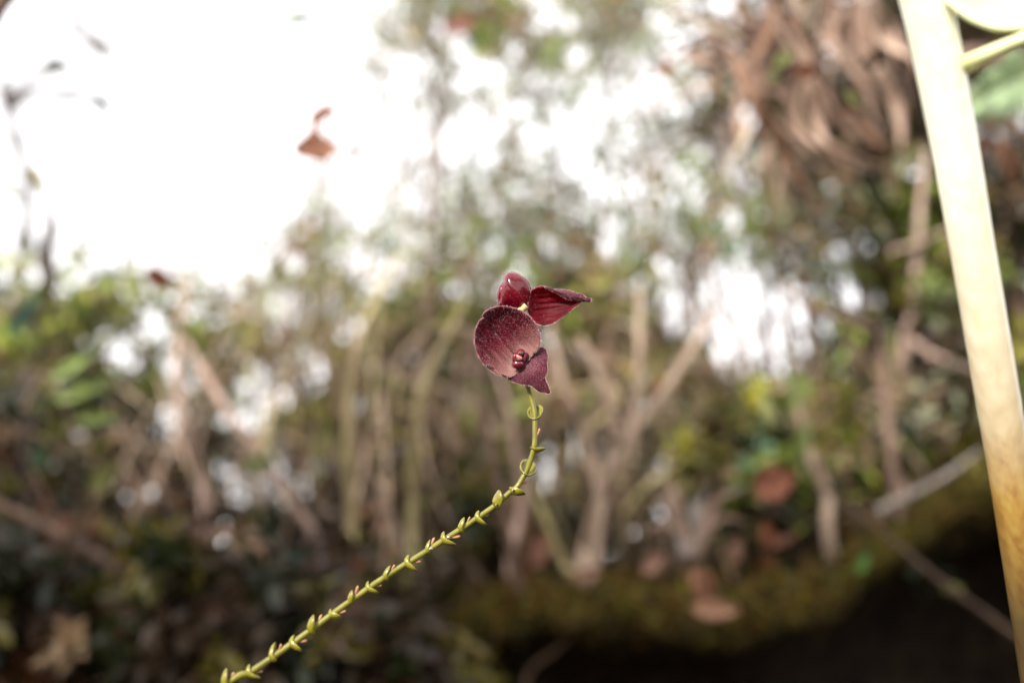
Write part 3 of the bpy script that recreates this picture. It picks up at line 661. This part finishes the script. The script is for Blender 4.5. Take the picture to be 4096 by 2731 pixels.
stalk('tan_twig', 'thin olive tan twig right of the bracts over the moss', 'twig', [(1215, 1110, .6), (1250, 1190, .6), (1290, 1290, .61)], 40, M['olive'])
stalk('brown_twig', 'brown twig bending down to the moss below the forked branch', 'twig', [(1420, 1040, .64), (1385, 1160, .63), (1340, 1270, .63)], 44, M['brown'])
stalk('tan_twig', 'tan twig among the fresh green leaves below the white gap', 'twig', [(1830, 930, .66), (1860, 1040, .66), (1900, 1140, .66)], 44, M['tan'])
stalk('tan_twig', 'tan twig behind the spray at lower middle', 'twig', [(860, 1080, .64), (890, 1160, .64), (930, 1330, .65)], 42, M['tan'])
stalk('tan_twig', 'low tan stick on the mossy lip beside the hollow', 'twig', [(1340, 1440, .6), (1280, 1490, .6), (1200, 1590, .6)], 26, M['shrubbark'])

# dry blade tuft on the lip
tuft = empty('grass_tuft', P(*F(1600, 1270), .57)); tag(tuft, 'tuft of bleached grass blades sprouting from the mossy lip', 'grass tuft')
to = np.array(tuft.location)
for (x1, y1, wv) in ((1490, 1150, 26), (1530, 1100, 24), (1560, 1180, 30), (1690, 1130, 34), (1725, 1115, 28), (1640, 1090, 22), (1480, 1220, 22), (1720, 1200, 26), (1590, 1140, 30)):
    a = P(*F(1595 + rng.normal(0, 14), 1275), .57); e = P(*F(x1, y1), .57 + rng.normal(0, .02)); md = (a + e) / 2 + np.array((0, 0, .012)); g = Geo()
    blade_geo(g, [a, md, e], wv * K * .57 * 1.2, fold=.2); g.build('blade', M['grey'] if rng.uniform() < .6 else M['strap'], tuft, to)

# ------------------------------------------------------------------ single leaves that can be told apart
RUST, TAN, PNK = (.36, .14, .07), (.46, .30, .20), (.44, .25, .18)
DL = 'dry leaves caught in the thicket and on the bank'
flat_leaf('dry_leaf', 'curled pale orange leaf hanging against the white sky', 'leaf', 742, 308, .5, 142, 92, 97, (.76, .42, .28), curl=.5, shape='waist', tilt=-.05)
flat_leaf('dry_leaf', 'rust red dry leaf on the left skyline', 'leaf', 372, 640, .62, 74, 44, -25, (.36, .13, .08))
flat_leaf('dry_leaf', 'round rust brown leaf standing up on the mossy bank', 'leaf', 1780, 1105, .55, 110, 76, 20, (.40, .16, .10), tilt=.1)
flat_leaf('dry_leaf', 'tan upright leaf at the edge of the dark hollow', 'leaf', 1615, 1345, .54, 95, 54, -62, (.42, .22, .14), shape='strap')
flat_leaf('dry_leaf', 'tan leaf lying flat below the mossy lip', 'leaf', 1645, 1396, .535, 116, 44, -4, (.46, .26, .17), tilt=.1)
flat_leaf('dry_leaf', 'rust leaf half hidden behind the lower bracts', 'leaf', 770, 1300, .56, 150, 70, 8, (.36, .15, .08))
for (x, y, d, l, wd, an, c, lb) in ((1500, 1290, .56, 70, 52, 30, PNK, 'pinkish dry leaf on the moss left of the grass tuft'), (1760, 1225, .56, 66, 42, 100, (.34, .12, .06), 'dark rust leaf right of the grass tuft'),
        (1690, 1262, .55, 60, 36, 80, PNK, 'small pinkish leaf upright at the foot of the grass tuft'), (1240, 1260, .62, 84, 60, 70, (.34, .16, .11), 'red brown leaf between the tan twigs above the moss'),
        (1350, 1315, .58, 80, 40, 15, PNK, 'pinkish leaf lying on the crest of the moss'), (955, 1530, .56, 90, 70, 40, (.34, .15, .09), 'rust brown leaf on the dark litter below the spray'),
        (1530, 975, .6, 80, 44, -50, (.50, .38, .24), 'pale beige leaf caught right of the forked branch'), (1500, 885, .62, 40, 26, 70, (.40, .14, .09), 'small red leaf on the forked branch'),
        (1350, 820, .6, 60, 26, -60, (.5, .42, .38), 'bleached leaf scrap on the left fork'), (1790, 1240, .57, 90, 30, 12, (.34, .16, .11), 'narrow brown leaf on the moss below the round rust one'),
        (1530, 160, .5, 50, 40, 20, (.40, .20, .10), 'brown leaf in the twigs left of the strap bundle'), (1850, 165, .44, 60, 50, 10, (.42, .17, .09), 'orange brown leaf in the middle of the strap bundle'),
        (2290, 250, .5, 130, 70, 60, (.40, .22, .12), 'orange brown dead leaf right of the cane'), (2310, 370, .52, 110, 60, 100, (.34, .16, .09), 'dark reddish dead leaf lower down behind the cane'),
        (1060, 55, .7, 90, 60, 30, (.34, .16, .12), 'reddish brown leaf high in the pale tree'), (120, 1340, .58, 90, 50, 20, (.26, .12, .08), 'dull red brown leaf in the shade near the slanting dark branch'),
        (45, 1260, .56, 80, 40, -60, (.30, .15, .11), 'brown leaf under the slanting dark branch')):
    flat_leaf('dry_leaf', lb, 'leaf', x, y, d, l, wd * .75, an, tuple(.8 * q_ for q_ in c), DL)
for (x, y, d, l, wd, an, c, lb) in ((1960, 232, .42, 58, 40, -40, (.46, .44, .16), 'yellow green oval leaf among the dead straps'), (1800, 135, .44, 60, 50, 40, (.42, .46, .14), 'yellow green leaf at the left of the strap bundle'),
        (1775, 175, .45, 44, 36, 80, (.44, .46, .18), 'pale green leaf below the bleached strap'), (2045, 790, .55, 105, 34, 92, (.36, .36, .10), 'long yellow green leaf hanging beside the pinkish stem'),
        (20, 435, .6, 60, 34, -50, (.38, .36, .07), 'tiny yellow green leaf on the sky at far left'), (95, 420, .6, 84, 36, -65, (.34, .30, .10), 'narrow olive leaf tip on the sky above the hooked stem'),
        (690, 45, .6, 96, 44, 10, (.22, .34, .16), 'small green leaf floating at the edge of the pale tree'), (1160, 8, .6, 90, 56, -30, (.20, .22, .07), 'olive green leaf at the top of the pale tree'),
        (185, 900, .62, 120, 44, 20, (.24, .32, .07), 'bright green leaf in the left thicket above the yellow one'), (170, 840, .63, 110, 40, 40, (.24, .33, .08), 'fresh green leaf high in the left thicket'),
        (60, 720, .62, 120, 60, 60, (.045, .13, .075), 'blue green leaf at the far left below the hooked stem'), (230, 960, .62, 100, 36, 5, (.24, .32, .08), 'pale green leaf lying level in the left thicket'),
        (240, 1090, .6, 90, 60, 40, (.22, .24, .06), 'round olive leaf in the lower left thicket'), (1830, 900, .62, 110, 50, 60, (.26, .30, .08), 'fresh green leaf under the white gap'),
        (1760, 940, .62, 90, 46, 100, (.30, .32, .10), 'pale green leaf beside the tan twig under the white gap'), (1840, 1010, .62, 120, 56, 70, (.22, .28, .07), 'broad green leaf below the fresh green ones'),
        (1980, 1290, .55, 56, 40, 60, (.12, .28, .05), 'bright green leaf glowing in the dark hollow'), (2190, 1350, .56, 50, 34, 0, (.26, .28, .07), 'olive leaf on the root in the hollow'),
        (1350, 920, .6, 70, 36, 70, (.28, .34, .10), 'green leaf between the fork and the tan twig'), (1110, 890, .62, 90, 36, -20, (.32, .34, .12), 'yellow green leaf close left of the flower'),
        (580, 1460, .58, 130, 44, 50, (.12, .18, .05), 'dull green leaf in the shade below the spray'), (690, 1290, .6, 110, 80, 70, (.05, .075, .055), 'grey green broad leaf behind the lower bracts'),
        (1150, 1380, .62, 120, 70, 70, (.045, .08, .025), 'broad dark green leaf at the foot of the moss'), (600, 1060, .62, 80, 50, 0, (.2, .26, .07), 'green leaf behind the pinkish stem fork')):
    flat_leaf('green_leaf', lb, 'leaf', x, y, d, l, wd * .62, an, c, 'single leaves of the thicket', mat='leaf')
# fern behind the cane
fern = empty('fern', P(*F(2350, 300), .5)); tag(fern, 'pale green fern frond just right of the cane', 'fern'); fo = np.array(fern.location)
fa, fb = P(*F(2360, 170), .5), P(*F(2225, 240), .48); g = Geo(); g.tube([fa + np.array((.03, .02, -.01)), fa, (fa + fb) / 2 + UP * .004, fb], [.0012, .0010, .0008, .0004], 6, 16); g.build('rachis', M['olive'], fern, fo)
for k in range(14):
    u = k / 14
    for sg in (-1, 1):
        a = fa * (1 - u) + fb * u; e = a + (UP * sg * .9 + (fb - fa) / np.linalg.norm(fb - fa) * .5) * .022 * (1 - u * .6) + FWD * rng.normal(0, .003)
        g = Geo(); blade_geo(g, [a, (a + e) / 2 - FWD * .002, e], .0048, (.30, .40, .22), .2, n=6); g.build('leaflet', M['leaf'], fern, fo)

# ------------------------------------------------------------------ thicket
GREEN = {'fresh': 3, 'yellow': 1.5, 'olive': 3, 'blue': .35, 'deep': .8, 'tan': 1.2, 'lichen': .6}
MIX = {'olive': 4, 'tan': 1.3, 'pink': .5, 'fresh': 3.4, 'yellow': 1.8, 'lichen': .5, 'brown': 1.5, 'deep': 1.6, 'rust': .25}
PALE = {'lichen': 4, 'blue': 1.4, 'olive': 2, 'tan': 2, 'fresh': 1.4, 'pink': .8}
DARK = {'brown': 5, 'deep': 1.6, 'olive': 2.2, 'tan': .4, 'pink': .6, 'rust': .3}
TWIGGY = {'tan': 2, 'pink': 1.4, 'brown': 2, 'olive': 3, 'lichen': 1, 'rust': .4, 'yellow': 1}
def field(x0, x1, y0, y1, d0, d1, k, r, n):
    return [(rng.uniform(x0, x1), rng.uniform(y0, y1), rng.uniform(d0, d1), r * rng.uniform(.7, 1.3), int(n * rng.uniform(.7, 1.3))) for _ in range(k)]
def row(name, labels, cat, specs, palette, group, **kw):
    for (x0, x1, y0, y1, d0, d1, k, r, n), lb in zip(specs, labels):
        shrub(name, lb, cat, field(x0, x1, y0, y1, d0, d1, k, r, n), palette, group=group, **kw)
G1 = 'leafy shrubs of the thicket'
row('leafy_shrub', ['green leafy shrub under the hooked dark stem', 'green leafy shrub carrying the rust leaf on the left skyline', 'green leafy shrub around the pinkish upright stem'], 'shrub',
    [(-250, 420, 1050, 1750, .8, 1.2, 10, 230, 260), (250, 900, 1080, 1750, .85, 1.2, 10, 230, 240), (650, 1350, 1150, 1800, .88, 1.2, 9, 230, 220)], GREEN, G1, size=.018, dens=1.3)
row('leafy_shrub', ['olive and tan shrub between the pinkish stem and the green stalk', 'olive and tan shrub behind the two green stalks', 'olive and tan shrub directly behind the red flowers', 'olive shrub behind the forked branch'], 'shrub',
    [(1150, 1700, 950, 1800, .85, 1.25, 10, 220, 240), (1500, 2050, 1050, 1900, .82, 1.2, 10, 220, 260), (1850, 2450, 1080, 1950, .8, 1.2, 11, 220, 260), (2250, 2850, 1150, 1950, .82, 1.2, 10, 220, 250)], MIX, G1, size=.017, dens=1.35)
row('leafy_shrub', ['fresh green shrub below the white gap', 'dark olive shrub at the foot of the strap bundle', 'dark olive shrub behind the lower half of the cane'], 'shrub',
    [(2700, 3350, 1380, 2100, .7, 1.05, 11, 210, 270), (3200, 3800, 900, 1900, .75, 1.1, 13, 230, 280), (3650, 4350, 700, 1950, .75, 1.1, 14, 240, 280)], {**GREEN, 'olive': 6, 'brown': 2, 'deep': 2, 'blue': .4}, G1, size=.017, dens=1.3)
row('leafy_shrub', ['mixed green shrub running out past the hooked stem', 'mixed olive shrub running out past the cane'], 'shrub', [(-1500, 60, 1150, 2100, .85, 1.3, 12, 260, 230), (4050, 5300, 700, 1900, .85, 1.2, 12, 260, 230)], {**GREEN, 'olive': 5, 'brown': 2}, G1, size=.018)
row('tangled_undergrowth', ['brown undergrowth filling the far lower left', 'brown undergrowth below the pinkish stem', 'brown undergrowth behind the lower bracts', 'brown undergrowth left of the mossy lip'], 'undergrowth',
    [(-300, 450, 1700, 2700, .66, 1.0, 12, 230, 300), (350, 1050, 1750, 2700, .74, 1.0, 12, 230, 300), (950, 1600, 1800, 2600, .74, 1.0, 11, 220, 300), (1500, 2300, 1850, 2450, .74, 1.0, 11, 210, 280)], DARK, 'brown undergrowth on the bank', size=.018, bark='brown', twigs=5)
row('fine_leaved_tree', ['pale grey green fine foliage hanging beside the orange leaf', 'pale grey green fine foliage above the green stalks', 'pale olive fine foliage above the red flowers', 'washed out tan and olive foliage left of the strap bundle', 'tan and olive foliage hanging below the bleached strap'], 'tree',
    [(1250, 1750, -150, 1050, .9, 1.4, 13, 210, 280), (1600, 2100, -150, 1050, .85, 1.4, 13, 210, 280), (1950, 2450, -150, 1150, .85, 1.4, 13, 220, 280), (2350, 2850, -150, 1150, .8, 1.3, 13, 220, 300), (2700, 3300, 300, 1350, .75, 1.2, 13, 210, 300)], PALE, 'fine leaved trees against the sky', size=.014, ratio=.38, leafmat='fuzzleaf', bark='brown', dens=1.75)
row('dense_tree', ['dark olive leafage above the strap bundle', 'dark olive leafage behind the top of the cane', 'brown and green leafage behind the pale broad leaf'], 'tree',
    [(2850, 3450, -200, 700, .82, 1.1, 12, 220, 300), (3300, 3900, -200, 900, .82, 1.1, 13, 230, 300), (3700, 4400, -200, 900, .8, 1.1, 13, 240, 300)], DARK, 'dark leafage on the right', size=.017)
row('twiggy_shrub', ['twiggy tan shrub left of the green stalks', 'twiggy tan shrub around the fork of the tan branch', 'twiggy brown shrub beside the cane'], 'shrub',
    [(900, 1600, 1200, 2000, .75, 1.0, 9, 230, 110), (2300, 3000, 1250, 2000, .75, 1.0, 9, 230, 110), (3300, 4000, 1150, 2050, .78, 1.0, 9, 230, 120)], TWIGGY, 'twiggy shrubs', size=.016, ratio=.25, bark='brown', twigs=7, rad=.0022, dens=1.4)
def stalk_clump(label, x0, x1, ytop0, ytop1, d0, d1, n, mats, seed):
    r_ = np.random.default_rng(seed); xc, dc = (x0 + x1) / 2, (d0 + d1) / 2; b = P(xc, 2200, dc); b[2] = ground_z(b[0], b[1]); root = empty('dry_stalk_clump', b)
    tag(root, label, 'dry stalks', 'clumps of thin dry stalks in the thicket'); gs_ = {m_: Geo() for m_ in mats}
    for k in range(n // 4):
        d = r_.uniform(d0, d1); t = P(r_.uniform(x0, x1), r_.uniform(ytop0, ytop1), d); f = P(r_.uniform(x0, x1), 2200, d + .02); f[2] = ground_z(f[0], f[1]) - .01
        md = (t + f) / 2 + r_.normal(0, .035, 3) * np.array((1, .6, .2)); tip = t + r_.normal(0, .035, 3) * np.array((1.3, .6, .7))
        rd = r_.uniform(.0006, .0016); m_ = mats[r_.integers(0, len(mats))]; gs_[m_].tube([f, md, t, tip], [rd * 1.2, rd, rd * .7, rd * .3], 5, 14)
        for q_ in range(r_.integers(0, 4)):
            u = r_.uniform(.3, .95); a = f * (1 - u) ** 2 + 2 * u * (1 - u) * md + u * u * t; e = a + r_.normal(0, .04, 3) + np.array((0, 0, .02)); gs_[m_].tube([a, (a + e) / 2 + r_.normal(0, .006, 3), e], [rd * .6, rd * .25], 4, 6)
    for m_, g_ in gs_.items():
        if g_.n: o = g_.build('stalk', M[m_], root, b); o['kind'] = 'stuff'
for k, (lb, *a) in enumerate((('thin dry stalks crowding the left edge under the hooked stem', -150, 500, 1250, 1900, .68, .95, 70, ('tan', 'olive', 'shrubbark', 'shrubbark')), ('thin dry stalks around the pinkish upright stem', 450, 1150, 1150, 1800, .68, .95, 85, ('tan', 'shrubbark', 'shrubbark', 'olive')),
        ('thin dry stalks left of the green stalks', 1050, 1550, 1050, 1750, .66, .95, 85, ('tan', 'shrubbark', 'shrubbark', 'olive')), ('thin dry stalks between the two green stalks', 1450, 2000, 1050, 1750, .66, .95, 85, ('tan', 'olive', 'shrubbark', 'shrubbark')),
        ('thin dry stalks behind the red flowers', 1950, 2500, 1100, 1800, .68, .95, 85, ('tan', 'shrubbark', 'shrubbark', 'olive')), ('thin dry stalks tangled with the forked branch', 2400, 2950, 1150, 1850, .68, .95, 80, ('tan', 'shrubbark', 'shrubbark', 'olive')),
        ('thin dry stalks under the white gap', 2900, 3450, 1350, 1950, .72, .98, 60, ('olive', 'tan', 'brown')), ('thin dry stalks beside the cane', 3400, 4150, 800, 1800, .74, 1.0, 90, ('tan', 'pinktan', 'brown')))):
    stalk_clump(lb, *a, 40 + k)

# bare twigs on the white sky, far left
stalk('sapling', 'faint grey sapling on the white sky at the far left', 'sapling', [(5, -60, 2.0), (-8, 120, 2.0), (12, 240, 2.0), (48, 360, 2.0), (62, 480, 2.0), (40, 760, 2.0), (20, 1100, 2.0)], 54, M['dark'], wob=.2,
      forks=(([(260, 180, 2.0), (215, 110, 2.0), (160, 40, 2.0), (60, -90, 2.0)], 46), ([(310, 105, 2.0), (260, 108, 2.0), (200, 85, 2.0)], 46), ([(245, 240, 2.0), (170, 215, 2.0), (70, 230, 2.0), (14, 250, 2.0)], 46), ([(140, 160, 2.0), (60, 190, 2.0), (8, 230, 2.0)], 46)))
for x, y, l_, a_, lb in ((137, 155, 84, -10, 'small dark leaf on the white sky beside the faint sapling'), (240, 243, 66, -55, 'tiny purplish leaf at the tip of a faint sky twig'), (180, 222, 56, 10, 'tiny grey leaf midway on a faint sky twig')):
    flat_leaf('sky_leaf', lb, 'leaf', x, y, 1.2, l_, l_ * .55, a_, (.05, .06, .05), mat='leaf')
stalk('hanging_twig', 'fine twig dangling the pale orange leaf from the pale tree', 'twig', [(744, 262, .5), (790, 190, .6), (880, 120, .75), (960, 150, .9), (1000, 420, .95), (1010, 900, .95)], 16, M['tan'])
stalk('hanging_twig', 'fine twig holding the small green leaf beside the pale tree', 'twig', [(716, 48, .6), (800, 95, .7), (900, 240, .85), (930, 560, .9), (940, 1000, .9)], 16, M['tan'])
stalk('brown_branch', 'brown branch cutting the corner above the white sky', 'branch', [(420, -620, .52), (200, -260, .5), (50, -50, .5), (0, 8, .5), (-40, 60, .5), (-220, 330, .54), (-460, 900, .6)], 90, M['brown'])
row('tangled_undergrowth', ['dark undergrowth in the near lower left corner', 'dark undergrowth under the middle of the spray', 'dark undergrowth beside the pale stick'], 'undergrowth',
    [(-300, 500, 2250, 2900, .52, .64, 10, 220, 150), (450, 1150, 2300, 2900, .52, .64, 10, 220, 150), (1050, 1700, 2380, 2900, .54, .66, 9, 200, 150)], DARK, 'brown undergrowth on the bank', size=.018, bark='brown', twigs=6)
def unseen_shade_tree():  # added tree out of view, its crown set to shade the lower bank
    global rng
    keep_rng, rng = rng, np.random.default_rng(3)
    b = np.array((-1.75, -.75, ground_z(-1.75, -.75))); root = empty('added_shade_tree', b); tag(root, 'added leafy tree, unseen behind the viewpoint, its low boughs placed to shade the bank', 'tree')
    g = Geo(); g.tube([b - np.array((0, 0, .03)), b + np.array((.03, .05, .6)), b + np.array((.1, .25, .95)), b + np.array((.2, .4, 1.15))], [.05, .042, .034, .02], 12, 24, wob=.04); top = b + np.array((.14, .3, 1.02))
    gl = Geo()
    for k in range(34):
        e = np.array((rng.uniform(-1.3, .35), rng.uniform(-.4, -.26), rng.uniform(.895, 1.05)))
        md = (top + e) / 2 + np.array((0, 0, .06)); g.tube([top, md, e], [.012, .007, .002], 6, 12)
        leaves(gl, e + np.clip(rng.normal(0, .036, (170, 3)), -.07, .07) * np.array((2.6, 1, .8)), .028, .5, pick_cols(170, GREEN))
    g.build('trunk', M['brown'], root, b); o = gl.build('crown', M['leaf'], root, b); o['kind'] = 'stuff'
    rng = keep_rng
unseen_shade_tree()

# moss on the lip and litter on the bank
g = Geo(); n = 15000
cidx = rng.integers(40, 149, n); ridx = rng.choice(np.arange(14, 31), n)
fu = rng.uniform(0, 1, (n, 1)); fv = rng.uniform(0, 1, (n, 1))
mp_ = (TA[ridx, cidx] * (1 - fu) + TA[ridx, np.minimum(cidx + 1, 149)] * fu) * (1 - fv) + TA[ridx + 1, cidx] * fv
tp = mp_ + norm(rng.normal(0, .5, (n, 3)) + np.array((0, -.3, .8))) * rng.uniform(.006, .018, (n, 1)); sd = norm(np.cross(tp - mp_, rng.normal(0, 1, (n, 3)))) * rng.uniform(.0008, .002, (n, 1))
V = np.stack([mp_ - sd, mp_ + sd, tp], 1).reshape(-1, 3)
g.add(V, np.arange(3 * n).reshape(-1, 3), np.repeat(pick_cols(n, {'ochre': 4, 'olive': 2.5, 'yellow': .5, 'deep': 1, 'brown': 2}), 3, axis=0))
o = g.build('moss', M['fuzzleaf'], smooth=False); tag(o, 'olive moss cushion along the lip of the bank', 'moss', kind='stuff')
g = Geo(); n = 2600
cidx = rng.integers(10, 140, n); ridx = rng.integers(2, 25, n)
leaves(g, TA[ridx, cidx] + rng.normal(0, .012, (n, 3)) * np.array((1, 1, 0)) + np.array((0, 0, .006)), .022, .5, pick_cols(n, {'brown': 5, 'rust': 1, 'pink': 1, 'tan': .5, 'olive': 1.2}), 0)
o = g.build('leaf_litter', M['dry']); tag(o, 'brown leaf litter strewn over the bank', 'leaf litter', kind='stuff')
